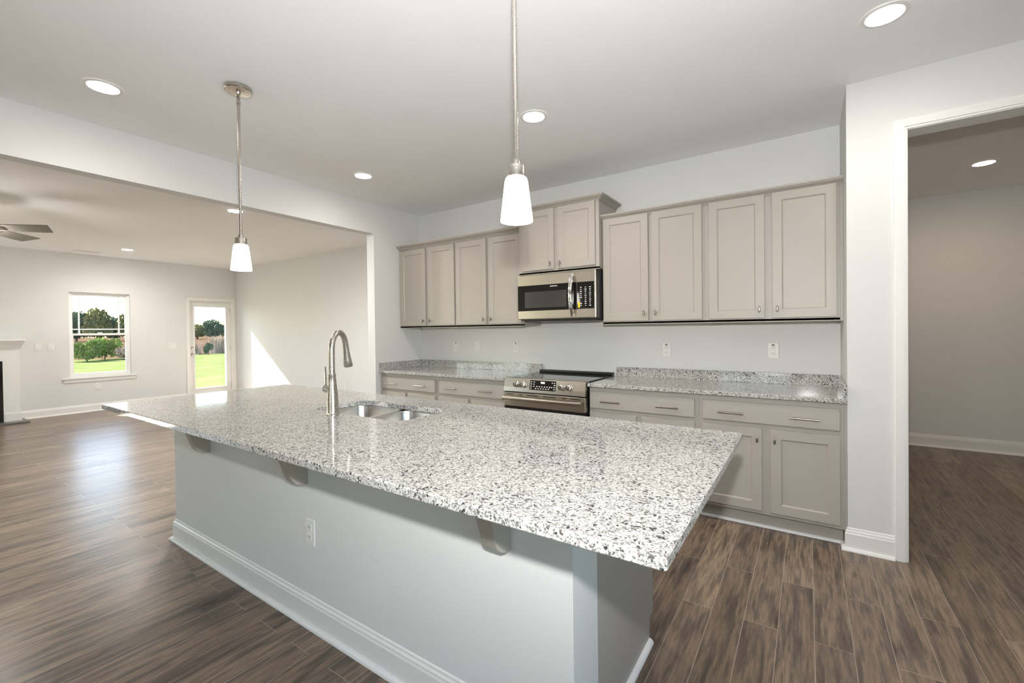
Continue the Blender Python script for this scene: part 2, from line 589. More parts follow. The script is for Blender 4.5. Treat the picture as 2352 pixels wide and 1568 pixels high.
# casing of the doorway on the right
CAS = [(0, 0), (0.017, 0.0), (0.019, 0.010), (0.019, 0.040), (0.013, 0.050), (0.013, 0.057), (0, 0.057)]
bm = NB()
box(bm, 4.409, XD0, YR - 0.013, YR, 0, ZD + 0.057)
box(bm, 4.413, XD0 - 0.012, YR - 0.019, YR - 0.013, 0, ZD + 0.050)
box(bm, 4.409, XD1 + 0.057, YR - 0.0131, YR, ZD, ZD + 0.057)
box(bm, 4.413, XD1 + 0.05, YR - 0.0191, YR - 0.013, ZD + 0.012, ZD + 0.050)
box(bm, XD1, XD1 + 0.057, YR - 0.013, YR, 0, ZD)
trim = struct('trim_1', bm, M['trim'])
bm = NB()
box(bm, XD0, XD0 + 0.004, YR - 0.004, YR + 0.131, 0, ZD); box(bm, XD1 - 0.004, XD1, YR - 0.004, YR + 0.131, 0, ZD)
box(bm, XD0, XD1, YR - 0.004, YR + 0.131, ZD - 0.004, ZD)
build('jamb', bm, M['trim'], trim)

# window of the living room (white vinyl double-hung with a prairie grille in the upper sash)
def hollow_yz(bm, x0, x1, y0, y1, z0, z1, t):
    """Rectangular frame standing in a plane of constant x."""
    ty, tz0, tz1 = (t, t, t) if not isinstance(t, tuple) else t
    box(bm, x0, x1, y0, y0 + ty, z0, z1); box(bm, x0, x1, y1 - ty, y1, z0, z1)
    box(bm, x0, x1, y0 + ty, y1 - ty, z0, z0 + tz0); box(bm, x0, x1, y0 + ty, y1 - ty, z1 - tz1, z1)

def window(name, y0, y1, z0, z1):
    zm = z0 + 0.505 * (z1 - z0)
    bm = NB(); hollow_yz(bm, LX - 0.115, LX - 0.055, y0, y1, z0, z1, 0.028)
    fr = struct(name, bm, M['vinyl'])
    bm = NB(); hollow_yz(bm, LX - 0.105, LX - 0.080, y0 + 0.028, y1 - 0.028, zm - 0.018, z1 - 0.028, (0.030, 0.036, 0.034))
    up = build('upper_sash', bm, M['vinyl'], fr)
    build('glass_pane', box(NB(), LX - 0.094, LX - 0.090, y0 + 0.055, y1 - 0.055, zm + 0.01, z1 - 0.06), M['glass'], up)
    bm = NB()
    gy0, gy1, gz0, gz1 = y0 + 0.058, y1 - 0.058, zm + 0.018, z1 - 0.062
    for yy in (gy0 + 0.085, gy1 - 0.085): box(bm, LX - 0.096, LX - 0.088, yy - 0.009, yy + 0.009, gz0, gz1)
    for zz in (gz0 + 0.072, gz1 - 0.072): box(bm, LX - 0.0961, LX - 0.0879, gy0, gy1, zz - 0.009, zz + 0.009)
    build('muntin_grille', bm, M['vinyl'], up)
    bm = NB(); hollow_yz(bm, LX - 0.080, LX - 0.055, y0 + 0.028, y1 - 0.028, z0 + 0.028, zm + 0.018, (0.034, 0.045, 0.036))
    lo = build('lower_sash', bm, M['vinyl'], fr)
    build('glass_pane', box(NB(), LX - 0.069, LX - 0.065, y0 + 0.06, y1 - 0.06, z0 + 0.07, zm - 0.012), M['glass'], lo)
    build('sash_lock', box(NB(), LX - 0.078, LX - 0.050, (y0 + y1) / 2 - 0.03, (y0 + y1) / 2 + 0.03, zm + 0.018, zm + 0.032, 0.004), M['vinyl'], lo)
    bm = NB()
    box(bm, LX - 0.06, LX + 0.035, y0 - 0.10, y1 + 0.07, z0 - 0.022, z0, 0.005)
    s = build('window_sill', bm, M['trim'], fr)
    bm = NB(); sweep(bm, [(0, z0 - 0.085), (0.010, z0 - 0.085), (0.016, z0 - 0.072), (0.016, z0 - 0.035), (0.026, z0 - 0.022), (0, z0 - 0.022)], [(LX, y0 - 0.075), (LX, y1 + 0.055)], 1)
    build('apron', bm, M['trim'], s)
    return fr
window('window_1', WY0, WY1, WZ0, WZ1)
window('added_window_2', W2Y0, W2Y1, WZ0, WZ1)  # unseen, added and widened to bring more sun into the living room

# glazed back door
bm = NB()
hollow_yz(bm, LX - 0.10, LX - 0.055, DY0 + 0.022, DY1 - 0.022, 0.012, DZ - 0.022, (0.083, 0.190, 0.100))
dr = struct('door_1', bm, M['trim'])
bm = NB(); hollow_yz(bm, LX - 0.104, LX - 0.046, DY0 + 0.095, DY1 - 0.095, 0.188, DZ - 0.112, 0.020)
build('glazing_frame', bm, M['vinyl'], dr)
build('glass_pane', box(NB(), LX - 0.082, LX - 0.076, DY0 + 0.105, DY1 - 0.105, 0.20, DZ - 0.12), M['glass'], dr)
bm = NB()
box(bm, LX - 0.12, LX, DY0, DY0 + 0.02, 0, DZ); box(bm, LX - 0.12, LX, DY1 - 0.02, DY1, 0, DZ); box(bm, LX - 0.12, LX, DY0, DY1, DZ - 0.02, DZ)
box(bm, LX, LX + 0.016, DY0 - 0.052, DY0 + 0.005, 0, DZ + 0.052); box(bm, LX, LX + 0.016, DY1 - 0.005, DY1 + 0.052, 0, DZ + 0.052)
box(bm, LX, LX + 0.0161, DY0 - 0.052, DY1 + 0.052, DZ - 0.005, DZ + 0.052)
build('door_casing', bm, M['trim'], dr)
build('threshold', box(NB(), LX - 0.12, LX - 0.005, DY0 + 0.02, DY1 - 0.02, 0.0, 0.012), M['nickel'], dr)
for z in (0.22, 1.02, 1.84):
    lathe_bm = lathe(NB(), (LX - 0.048, DY1 - 0.018, z - 0.05), [(0.008, 0), (0.008, 0.10)], 10)
    build('hinge', lathe_bm, M['nickel'], dr, smooth=40)
build('deadbolt', lathe(NB(), (LX - 0.055, DY0 + 0.062, 1.045), [(0.028, 0.0), (0.028, 0.010), (0.012, 0.014), (0.012, 0.030)], 20, 'x'), M['nickel'], dr, smooth=40)
hd = build('door_handle', lathe(NB(), (LX - 0.055, DY0 + 0.062, 0.915), [(0.030, 0.0), (0.030, 0.010), (0.011, 0.014), (0.011, 0.045)], 20, 'x'), M['nickel'], dr, smooth=40)
build('lever', tube(NB(), [(LX - 0.014, DY0 + 0.055, 0.915), (LX - 0.012, DY0 + 0.10, 0.915), (LX - 0.016, DY0 + 0.155, 0.917)], [0.010, 0.009, 0.007]), M['nickel'], hd, smooth=40)

# patio door added out of view behind the camera to let daylight in
bm = NB()
for a, b in ((PX0, (PX0 + PX1) / 2), ((PX0 + PX1) / 2, PX1)):
    box(bm, a, a + 0.06, YB - 0.08, YB - 0.03, 0.01, PZ); box(bm, b - 0.06, b, YB - 0.08, YB - 0.03, 0.01, PZ)
    box(bm, a + 0.06, b - 0.06, YB - 0.08, YB - 0.03, 0.01, 0.09); box(bm, a + 0.06, b - 0.06, YB - 0.08, YB - 0.03, PZ - 0.07, PZ)
pd = struct('added_door_2', bm, M['vinyl'])
build('glass_pane', box(NB(), PX0 + 0.05, PX1 - 0.05, YB - 0.058, YB - 0.052, 0.08, PZ - 0.06), M['glass'], pd)

bm = NB()
for k in range(5):
    x = LWX0 + 0.025 + k * (LWX1 - LWX0 - 0.05) / 4
    box(bm, x - 0.025, x + 0.025, YB - 0.08, YB - 0.03, LWZ0 + 0.05, LWZ1 - 0.05)
box(bm, LWX0, LWX1, YB - 0.08, YB - 0.03, LWZ0, LWZ0 + 0.05); box(bm, LWX0, LWX1, YB - 0.08, YB - 0.03, LWZ1 - 0.05, LWZ1)
w3 = struct('added_window_3', bm, M['vinyl'])  # unseen glazing added to brighten the living room
build('glass_pane', box(NB(), LWX0 + 0.03, LWX1 - 0.03, YB - 0.058, YB - 0.052, LWZ0 + 0.03, LWZ1 - 0.03), M['glass'], w3)

bm = NB()
for k in range(5):
    y = SY0W + 0.025 + k * (SY1W - SY0W - 0.05) / 4
    box(bm, XE + 0.03, XE + 0.08, y - 0.025, y + 0.025, SZ0W + 0.05, SZ1W - 0.05)
box(bm, XE + 0.03, XE + 0.08, SY0W, SY1W, SZ0W, SZ0W + 0.05); box(bm, XE + 0.03, XE + 0.08, SY0W, SY1W, SZ1W - 0.05, SZ1W)
w4 = struct('added_window_4', bm, M['vinyl'])  # unseen glazing added to fill the faces turned to the right
build('glass_pane', box(NB(), XE + 0.052, XE + 0.058, SY0W + 0.03, SY1W - 0.03, SZ0W + 0.03, SZ1W - 0.03), M['glass'], w4)

# daylight portals at the openings (they only guide the sampling of the sky)
def portal(c, sx, sy, d):
    l = bpy.data.lights.new('daylight_portal', 'AREA')
    l.shape, l.size, l.size_y = 'RECTANGLE', sx, sy
    l.cycles.is_portal = True
    o = bpy.data.objects.new('daylight_portal', l)
    COL.objects.link(o)
    o.location = c
    o.rotation_euler = Vector(d).to_track_quat('-Z', 'Y').to_euler()
portal((LX - 0.13, (WY0 + WY1) / 2, (WZ0 + WZ1) / 2), 0.9, 1.6, (1, 0, 0))
portal((LX - 0.13, (W2Y0 + W2Y1) / 2, (WZ0 + WZ1) / 2), 2.2, 1.6, (1, 0, 0))
portal((LX - 0.13, (DY0 + DY1) / 2, 1.0), 0.85, 2.1, (1, 0, 0))
portal(((PX0 + PX1) / 2, YB - 0.11, 1.05), 1.6, 2.2, (0, 1, 0))
portal(((LWX0 + LWX1) / 2, YB - 0.11, (LWZ0 + LWZ1) / 2), 3.3, 2.6, (0, 1, 0))

portal((XE + 0.11, (SY0W + SY1W) / 2, (SZ0W + SZ1W) / 2), 2.7, 1.8, (-1, 0, 0))

# ------------------------------------------------------------------ cabinets
def shaker(bm, x0, x1, z0, z1, yf, th=0.020, rail=0.057, rec=0.009, slope=0.008):
    """Frame-and-panel door whose face looks towards -y."""
    e = 0.002
    def R(ix, y):
        return [(x0 + ix, y, z0 + ix), (x1 - ix, y, z0 + ix), (x1 - ix, y, z1 - ix), (x0 + ix, y, z1 - ix)]
    loops(bm, [R(0, yf + th), R(0, yf + e), R(e, yf), R(rail, yf), R(rail + slope, yf + rec)])
    return bm

def slab(bm, x0, x1, z0, z1, yf, th=0.020):
    def R(ix, y):
        return [(x0 + ix, y, z0 + ix), (x1 - ix, y, z0 + ix), (x1 - ix, y, z1 - ix), (x0 + ix, y, z1 - ix)]
    loops(bm, [R(0, yf + th), R(0, yf + 0.005), R(0.002, yf + 0.002), R(0.006, yf)])
    return bm

def t_knob(x, z, yf, parent):
    """Small upright bar knob on a short stem."""
    bm = lathe(NB(), (x, yf, z), [(0.006, 0.0), (0.005, -0.016)], 12, 'y')
    box(bm, x - 0.0065, x + 0.0065, yf - 0.028, yf - 0.015, z - 0.021, z + 0.021, 0.003, 2)
    return build('knob', bm, M['pull'], parent, smooth=50)

def bar_pull(x, z, yf, parent, ln=0.158):
    bm = tube(NB(), [(x - ln / 2, yf - 0.030, z), (x + ln / 2, yf - 0.030, z)], 0.0058, 12)
    for s in (-1, 1):
        tube(bm, [(x + s * (ln / 2 - 0.026), yf + 0.001, z), (x + s * (ln / 2 - 0.026), yf - 0.030, z)], 0.0046, 10)
    return build('pull', bm, M['pull'], parent, smooth=50)

def wall_cabinet(x0, x1, z0, z1, yf, doors, dz, knob_z, label, group='taupe wall cabinets'):
    t = thing('wall_cabinet', ((x0 + x1) / 2, 0.0, z0), label, 'cabinet', group)
    bm = box(NB(), x0, x1, yf, -0.001, z0 + 0.006, z1)
    box(bm, x0, x1, yf, yf + 0.019, z0, z0 + 0.02)
    build('body', bm, M['cabinet'], t)
    for i, (a, b) in enumerate(doors):
        d = build('door', shaker(NB(), a, b, dz[0], dz[1], yf - 0.0205), M['cabinet'], t)
        t_knob(b - 0.033 if i == 0 else a + 0.030, knob_z, yf - 0.0205, d)
    return t
YU = -0.330
UZ = (1.402, 2.272)
wall_cabinet(0.004, 0.874, 1.374, 2.300, YU, [(0.030, 0.434), (0.472, 0.862)], UZ, 1.452, 'tall taupe two-door wall cabinet against the far left wall, beside the wide opening')
wall_cabinet(0.875, 1.730, 1.374, 2.300, YU, [(0.886, 1.290), (1.322, 1.712)], UZ, 1.452, 'tall taupe two-door wall cabinet just left of the microwave')
wall_cabinet(1.732, 2.539, 1.850, 2.450, -0.402, [(1.772, 2.113), (2.150, 2.508)], (1.884, 2.432), 1.930, 'short deeper taupe cabinet raised over the microwave')
wall_cabinet(2.541, 3.358, 1.374, 2.286, YU, [(2.552, 2.933), (2.962, 3.340)], UZ, 1.464, 'tall taupe two-door wall cabinet just right of the microwave')
wall_cabinet(3.359, 4.178, 1.374, 2.286, YU, [(3.388, 3.752), (3.798, 4.162)], UZ, 1.464, 'tall taupe two-door wall cabinet at the far right end, touching the white wall')
f_ = build('filler_strip', box(NB(), 4.1785, W - 0.0005, YU, YU + 0.018, 1.374, 2.286), M['cabinet'], loc=(4.187, YU, 1.374))
props(f_, 'narrow taupe filler strip between last wall cabinet and white wall', 'filler strip')

CROWN = [(0.0, 0.0), (0.007, 0.0), (0.007, 0.009), (0.012, 0.009), (0.018, 0.017), (0.032, 0.027), (0.046, 0.033), (0.046, 0.039), (0.054, 0.041), (0.056, 0.047), (0.056, 0.056), (0.0, 0.056)]
def crown(path, z, label, h=1.0):
    prof = [(o, z + q * h) for o, q in CROWN]
    o = build('crown_molding', sweep(NB(), prof, path, 1), M['cabinet'], loc=(path[0][0], path[0][1], z))
    props(o, label, 'molding', 'crown moldings on the wall cabinets')
crown([(0.002, YU), (1.731, YU)], 2.280, 'taupe crown molding along the two wall cabinets left of the microwave')
crown([(1.732, -0.001), (1.732, -0.402), (2.539, -0.402), (2.539, -0.001)], 2.430, 'taupe crown molding wrapping the raised cabinet over the microwave', 0.82)
crown([(2.5405, YU), (W - 0.001, YU)], 2.258, 'long taupe crown molding along the two wall cabinets right of the microwave', 0.82)

YF = -0.615
def base_cabinet(x0, x1, dr_x, doors, pulls, label):
    t = thing('base_cabinet', ((x0 + x1) / 2, 0.0, 0.0), label, 'cabinet', 'taupe base cabinets')
    bm = box(NB(), x0, x1, YF, -0.001, 0.108, 0.8742)
    box(bm, x0 + 0.001, x1 - 0.001, -0.547, -0.002, 0.0005, 0.108)
    build('body', bm, M['cabinet'], t)
    d = build('drawer', slab(NB(), dr_x[0], dr_x[1], 0.703, 0.838, YF - 0.0205), M['cabinet'], t)
    for px in pulls: bar_pull(px, 0.764, YF - 0.0205, d)
    for i, (a, b) in enumerate(doors):
        dd = build('door', shaker(NB(), a, b, 0.133, 0.674, YF - 0.0205), M['cabinet'], t)
        t_knob(b - 0.026 if i == 0 else a + 0.024, 0.608, YF - 0.0205, dd)
    return t
base_cabinet(0.0015, 0.862, (0.008, 0.836), [(0.008, 0.400), (0.432, 0.836)], (0.195, 0.634), 'taupe base cabinet at the left end of the back counter')
base_cabinet(0.863, 1.722, (0.890, 1.706), [(0.890, 1.272), (1.306, 1.706)], (1.064, 1.497), 'taupe base cabinet touching the left side of the range')
base_cabinet(2.534, 3.362, (2.540, 3.337), [(2.540, 2.920), (2.962, 3.337)], (2.721, 3.151), 'taupe base cabinet touching the right side of the range')
base_cabinet(3.363, 4.180, (3.389, 4.163), [(3.389, 3.750), (3.799, 4.161)], (3.569, 3.981), 'taupe base cabinet at the right end of the back counter, both doors showing')
f_ = build('filler_strip', box(NB(), 4.1805, W - 0.0005, YF, YF + 0.018, 0.108, 0.8742), M['cabinet'], loc=(4.188, YF, 0.108))
props(f_, 'narrow taupe filler strip between last base cabinet and white wall', 'filler strip')
for x0, x1, lb in ((0.002, 1.722, 'grey quarter-round strip at the floor under base cabinets left of range'), (2.534, 4.181, 'grey quarter-round strip at the floor under base cabinets right of range')):
    o = build('toe_kick_strip', sweep(NB(), quarter(0.016), [(x0, -0.5478), (x1, -0.5478)], 1), M['trim'], smooth=50, loc=(x0, -0.547, 0.0))
    props(o, lb, 'trim strip', 'toe kick strips')

# back counters
def slab_rings(x0, x1, y0, y1, z0, z1, corners, r, n=6, e=0.0035):
    def ring(i, z): return rrect(x0 + i, x1 - i, y0 + i, y1 - i, 1.0, z, n, tuple(max(0.0005, (c or 0.001) - i) for c in corners))
    return [ring(e, z0), ring(0, z0 + e), ring(0, z1 - e), ring(e, z1)]

ZT, ZB = 0.9035, 0.8748
def back_counter(x0, x1, splash, label):
    t = thing('countertop', ((x0 + x1) / 2, -0.33, ZB), label, 'countertop', 'speckled granite countertops')
    bm = NB(); loops(bm, slab_rings(x0, x1, -0.658, -0.001, ZB, ZT, (0.001,) * 4, 0.001, 1))
    build('slab', bm, M['granite'], t)
    for (a, b, c, d) in splash:
        build('backsplash', box(NB(), a, b, c, d, ZT, 0.9875, 0.0015), M['granite'], t)
back_counter(0.001, 1.728, [(0.001, 0.020, -0.655, -0.021), (0.001, 1.745, -0.0205, -0.001)], 'speckled granite counter with backsplash left of the range')
back_counter(2.532, W - 0.001, [(W - 0.020, W - 0.001, -0.655, -0.021), (2.536, W - 0.001, -0.0205, -0.001)], 'speckled granite counter with backsplash right of the range')

# ------------------------------------------------------------------ range
RX0, RX1 = 1.735, 2.524
t = thing('range', ((RX0 + RX1) / 2, -0.35, 0.0), 'stainless slide-in electric range with black cooktop between the granite counters', 'oven')
bm = box(NB(), RX0, RX1, -0.640, -0.03, 0.03, 0.905)
build('body', bm, M['black'], t)
bm = box(NB(), RX0 + 0.004, RX1 - 0.004, -0.655, -0.060, 0.9052, 0.9125, 0.002)
build('cooktop', bm, M['range_top'], t)
bm = box(NB(), RX0 + 0.010, RX1 - 0.002, -0.075, -0.030, 0.9126, 0.938, 0.006, 2)
for i in range(9):
    x = RX0 + 0.06 + i * 0.082
    box(bm, x, x + 0.055, -0.078, -0.073, 0.921, 0.928)
build('rear_vent', bm, M['black'], t)
bm = NB()
loops(bm, [[(x, y, z) for (y, z) in ((-0.655, 0.800), (-0.690, 0.797), (-0.683, 0.835), (-0.664, 0.912), (-0.640, 0.9165), (-0.600, 0.9128), (-0.640, 0.80))] for x in (RX0, RX1)])
cp = build('control_panel', bm, M['steel'], t)
def on_panel(z): return -0.683 + (z - 0.835) * (0.019 / 0.077) - 0.0005
def panel_quad(bm, x0, x1, z0, z1, lift=0.001):
    a, b = on_panel(z0) - lift, on_panel(z1) - lift
    loops(bm, [[(x0, a, z0), (x1, a, z0), (x1, b, z1), (x0, b, z1)], [(x0, a + 0.004, z0), (x1, a + 0.004, z0), (x1, b + 0.004, z1), (x0, b + 0.004, z1)]])
bm = NB(); panel_quad(bm, 2.003, 2.258, 0.822, 0.903)
dp = build('display', bm, M['blackglass'], cp)
bm = NB()
rnd = random.Random(4)
for zc, xs in ((0.888, (2.018, 2.045, 2.222, 2.243)), (0.870, (2.018, 2.045, 2.243)), (0.852, (2.018, 2.045, 2.075, 2.10, 2.125, 2.15, 2.175, 2.20, 2.22, 2.243)), (0.835, (2.018, 2.065, 2.09, 2.115, 2.14, 2.165, 2.19, 2.243))):
    for x in xs: panel_quad(bm, x - 0.006, x + 0.006, zc - 0.0035, zc + 0.0035, 0.002)
panel_quad(bm, 2.11, 2.15, 0.877, 0.894, 0.002)
build('control_marks', bm, M['mark'], cp)
for x in (1.868, 1.936, 2.312, 2.380):
    z = 0.861
    bm = lathe(NB(), (x, on_panel(z), z), [(0.030, 0.0), (0.030, -0.006), (0.024, -0.008), (0.022, -0.034), (0.019, -0.037)], 22, 'y')
    box(bm, x - 0.006, x + 0.006, on_panel(z) - 0.043, on_panel(z) - 0.034, z - 0.022, z + 0.022, 0.002)
    build('knob', bm, M['chrome'], cp, smooth=40)
# oven door with window and bar handle
bm = box(NB(), RX0, RX1, -0.682, -0.642, 0.665, 0.786, 0.004, 2)
od = build('oven_door', bm, M['steel'], t)
for a, b in ((0.03, 0.10), (0.16, 0.19), (0.24, 0.35), (0.40, 0.52), (0.58, 0.62), (0.66, 0.75)):
    build('vent_slot', box(NB(), RX0 + a, RX0 + b, -0.6835, -0.681, 0.7655, 0.7715), M['black'], od)
build('oven_window', box(NB(), RX0 + 0.004, RX1 - 0.004, -0.681, -0.642, 0.235, 0.664, 0.002), M['blackglass'], od)
bm = tube(NB(), [(RX0 + 0.018, -0.728, 0.742), (RX0 + 0.10, -0.738, 0.742), (RX1 - 0.10, -0.738, 0.742), (RX1 - 0.018, -0.728, 0.742)], 0.0175, 16)
for x in (RX0 + 0.045, RX1 - 0.045): tube(bm, [(x, -0.680, 0.742), (x, -0.732, 0.742)], 0.010, 12)
build('oven_handle', bm, M['steel'], od, smooth=50)
build('storage_drawer', box(NB(), RX0, RX1, -0.680, -0.642, 0.065, 0.225, 0.004, 2), M['steel'], t)

# ------------------------------------------------------------------ microwave
MX0, MX1 = 1.737, 2.533
t = thing('microwave', ((MX0 + MX1) / 2, -0.2, 1.42), 'stainless over-the-range microwave with black glass and bowed handle', 'microwave')
bm = box(NB(), MX0 + 0.004, MX1, -0.385, -0.002, 1.424, 1.848)
box(bm, MX0 + 0.03, MX1 - 0.03, -0.375, -0.05, 1.414, 1.425)
build('body', bm, M['black'], t)
FY = -0.420
fr_x0, fr_x1 = 1.722, 2.512
def frontpiece(x0, x1, z0, z1, d=0.035, bev=0.003, lift=0.0): return box(NB(), x0, x1, FY - lift, FY + d, z0, z1, bev, 2)
dmw = build('door', frontpiece(fr_x0, fr_x1, 1.436, 1.846, 0.034, 0.006), M['steel'], t)
build('door_window', box(NB(), fr_x0 + 0.002, 2.335, FY - 0.0025, FY + 0.004, 1.513, 1.749, 0.001), M['blackglass'], dmw)
build('window_screen', box(NB(), 1.802, 2.235, FY - 0.0030, FY, 1.540, 1.688), M['glassscreen'], dmw)
build('control_panel', box(NB(), 2.337, 2.498, FY - 0.0025, FY + 0.004, 1.515, 1.747, 0.001), M['blackglass'], dmw)
bm = NB()
for xi, x in enumerate((2.375, 2.418, 2.460)):
    for k in range(10):
        z = 1.700 - k * 0.0175
        wd = (0.007, 0.005, 0.009)[(k + xi) % 3]
        if xi == 0 and k in (6, 7): continue
        box(bm, x - wd, x + wd, FY - 0.0032, FY - 0.002, z - 0.0032, z + 0.0032)
build('button_marks', bm, M['mark'], dmw)
bm = NB()
for k in range(10): box(bm, 2.072 + k * 0.0075, 2.0775 + k * 0.0075, FY - 0.0032, FY - 0.002, 1.7255, 1.7335)
build('maker_mark', bm, M['mark'], dmw)
build('yellow_tag', box(NB(), 2.346, 2.366, FY - 0.0034, FY - 0.002, 1.524, 1.575), M['yellow'], dmw)
bm = NB()
pts, rs = [], []
for k in range(13):
    s = k / 12.0
    pts.append((2.295, FY - 0.022 - 0.036 * sin(pi * s), 1.452 + s * 0.368)); rs.append(0.0125)
rings = []
for p in pts:
    rings.append([(p[0] + 0.017 * cos(a), p[1] + 0.007 * sin(a), p[2]) for a in [2 * pi * k / 14 for k in range(14)]])
loops(bm, rings)
for z in (1.460, 1.812): box(bm, 2.282, 2.308, FY - 0.030, FY + 0.002, z - 0.012, z + 0.012, 0.003)
build('handle', bm, M['chrome'], dmw, smooth=50)

# ------------------------------------------------------------------ kitchen island
BX0, BX1, BY, BM, BB = 0.569, 3.435, -2.775, -2.600, -2.040
t = thing('kitchen_island', ((BX0 + BX1) / 2, -2.45, 0.0), 'long kitchen island with grey painted wall front, white baseboard and corbels', 'kitchen island')
isl = t
build('knee_wall', box(NB(), BX0, BX1, BY, BM, 0.0, ZB - 0.0006), M['wall'], t)
bm = NB()   # cabinet run behind the knee wall, toe kick along the aisle
box(bm, BX0 + 0.016, BX1 - 0.020, BM + 0.0005, BB + 0.040, 0.102, ZB - 0.30)
box(bm, BX0 + 0.016, BX1 - 0.020, BM + 0.0005, BM + 0.02, ZB - 0.30, ZB - 0.0006)
box(bm, BX0 + 0.016, 1.56, BM + 0.02, BB + 0.040, ZB - 0.30, ZB - 0.0006)
box(bm, 2.46, BX1 - 0.020, BM + 0.02, BB + 0.040, ZB - 0.30, ZB - 0.0006)
box(bm, 1.56, 2.46, BB + 0.02, BB + 0.040, ZB - 0.30, ZB - 0.0006)
box(bm, BX0 + 0.018, BX1 - 0.022, BM + 0.0005, BB - 0.012, 0.0, 0.102)
build('cabinet_body', bm, M['cabinet'], t)
def end_panel(x0, x1):
    pr_ = [(BM, 0.0), (BB - 0.010, 0.0), (BB - 0.010, 0.102), (BB + 0.041, 0.102), (BB + 0.041, ZB - 0.0006), (BM, ZB - 0.0006)]
    return loops(NB(), [[(x, y, z) for y, z in pr_] for x in (x0, x1)])
def end_panel_bm(x0, x1):
    bm = NB()
    pr_ = [(BM, 0.0), (BB - 0.010, 0.0), (BB - 0.010, 0.102), (BB + 0.041, 0.102), (BB + 0.041, ZB - 0.0006), (BM, ZB - 0.0006)]
    loops(bm, [[(x, y, z) for y, z in pr_] for x in (x0, x1)])
    return bm
build('end_panel', end_panel_bm(BX1 - 0.019, BX1), M['cabinet'], t)
build('end_panel', end_panel_bm(BX0, BX0 + 0.015), M['cabinet'], t)
for a, b in ((0.60, 1.02), (1.05, 1.49), (1.53, 1.98), (2.01, 2.46), (2.50, 2.93), (2.96, 3.425)):
    bm = NB(); yf = BB + 0.0415
    def R(ix, y, z0, z1): return [(a + ix, y, z0 + ix), (b - ix, y, z0 + ix), (b - ix, y, z1 - ix), (a + ix, y, z1 - ix)]
    loops(bm, [R(0, yf, 0.13, 0.84), R(0, yf + 0.018, 0.13, 0.84), R(0.002, yf + 0.02, 0.13, 0.84), R(0.057, yf + 0.02, 0.13, 0.84), R(0.065, yf + 0.011, 0.13, 0.84)])
    build('door', bm, M['cabinet'], t)
path = [(BX0, BM + 0.05), (BX0, BY), (BX1, BY), (BX1, BM)]
bb = build('baseboard', sweep(NB(), BASE, path, 1), M['trim'], t)
q = [(0.014 + a, b) for a, b in quarter()]
build('shoe_molding', sweep(NB(), q, path, 1), M['trim'], bb, smooth=50)
build('shoe_molding', sweep(NB(), quarter(0.019), [(BX1, BM), (BX1, BB - 0.012)], 1), M['trim'], t, smooth=50)
# corbels
CORB = [(0.0, ZB - 0.001), (0.205, ZB - 0.001), (0.203, ZB - 0.018), (0.180, ZB - 0.034), (0.150, ZB - 0.050), (0.124, ZB - 0.072), (0.106, ZB - 0.100),
        (0.095, ZB - 0.135), (0.086, ZB - 0.170), (0.072, ZB - 0.200), (0.052, ZB - 0.220), (0.028, ZB - 0.231), (0.0, ZB - 0.234)]
for xr in (1.097, 2.096, 3.219):
    bm = NB()
    loops(bm, [[(x, BY - o, z) for o, z in CORB] for x in (xr - 0.056, xr)])
    bmesh.ops.bevel(bm, geom=[e for e in bm.edges if abs(e.verts[0].co.x - e.verts[1].co.x) < 1e-6], offset=0.002, segments=1, affect='EDGES')
    build('corbel', bm, M['cabinet'], t, smooth=35)

# island countertop with a cut-out for the sink
CX0, CX1, CY0, CY1 = 0.337, 3.779, -3.075, -1.897
SX0, SX1, SY0, SY1 = 1.648, 2.372, -2.478, -2.118
ct = thing('countertop', ((CX0 + CX1) / 2, (CY0 + CY1) / 2, ZB), 'large speckled granite island countertop with the sink set in it', 'countertop', 'speckled granite countertops')
bm = NB()
e = 0.0035
def outer(i, z): return rrect(CX0 + i, CX1 - i, CY0 + i, CY1 - i, 1.0, z, 6, (0.012 - i, 0.010 - i, 0.012 - i, 0.050 - i))
def inner(i, z): return rrect(SX0 - i, SX1 + i, SY0 - i, SY1 + i, 0.075 + i, z, 8)
vo = loops(bm, [outer(e, ZB), outer(0, ZB + e), outer(0, ZT - e), outer(e, ZT)], False, False)
vi = loops(bm, [inner(0, ZB), inner(0, ZT - 0.002), inner(0.002, ZT)], False, False)
for a, b in ((vo[-1], vi[-1]), (vo[0], vi[0])):
    es = []
    for ring in (a, b):
        for k in range(len(ring)):
            es.append(bm.edges.get((ring[k], ring[(k + 1) % len(ring)])))
    bmesh.ops.triangle_fill(bm, use_beauty=True, use_dissolve=False, edges=es)
build('slab', bm, M['granite'], ct)

# undermount sink with two bowls
sk = thing('kitchen_sink', ((SX0 + SX1) / 2, (SY0 + SY1) / 2, 0.66), 'stainless undermount double-bowl sink set in the island countertop', 'sink')
DX = 2.030
def bowl(x0, x1):
    bm = NB()
    y0, y1 = SY0 - 0.006, SY1 + 0.006
    z1 = ZB - 0.0005
    def ring(i, z, r): return rrect(x0 + i, x1 - i, y0 + i, y1 - i, r, z, 6)
    loops(bm, [ring(-0.012, z1 - 0.0015, 0.092), ring(-0.0115, z1, 0.092), ring(0, z1 - 0.0005, 0.080), ring(0.004, z1 - 0.008, 0.076), ring(0.008, 0.715, 0.072), ring(0.020, 0.690, 0.060), ring(0.045, 0.682, 0.040),
               ring(0.047, 0.680, 0.040), ring(0.018, 0.688, 0.062), ring(0.005, 0.714, 0.075), ring(0.001, z1 - 0.008, 0.079)], True, False)
    # close inner floor
    bm.verts.ensure_lookup_table()
    return bm
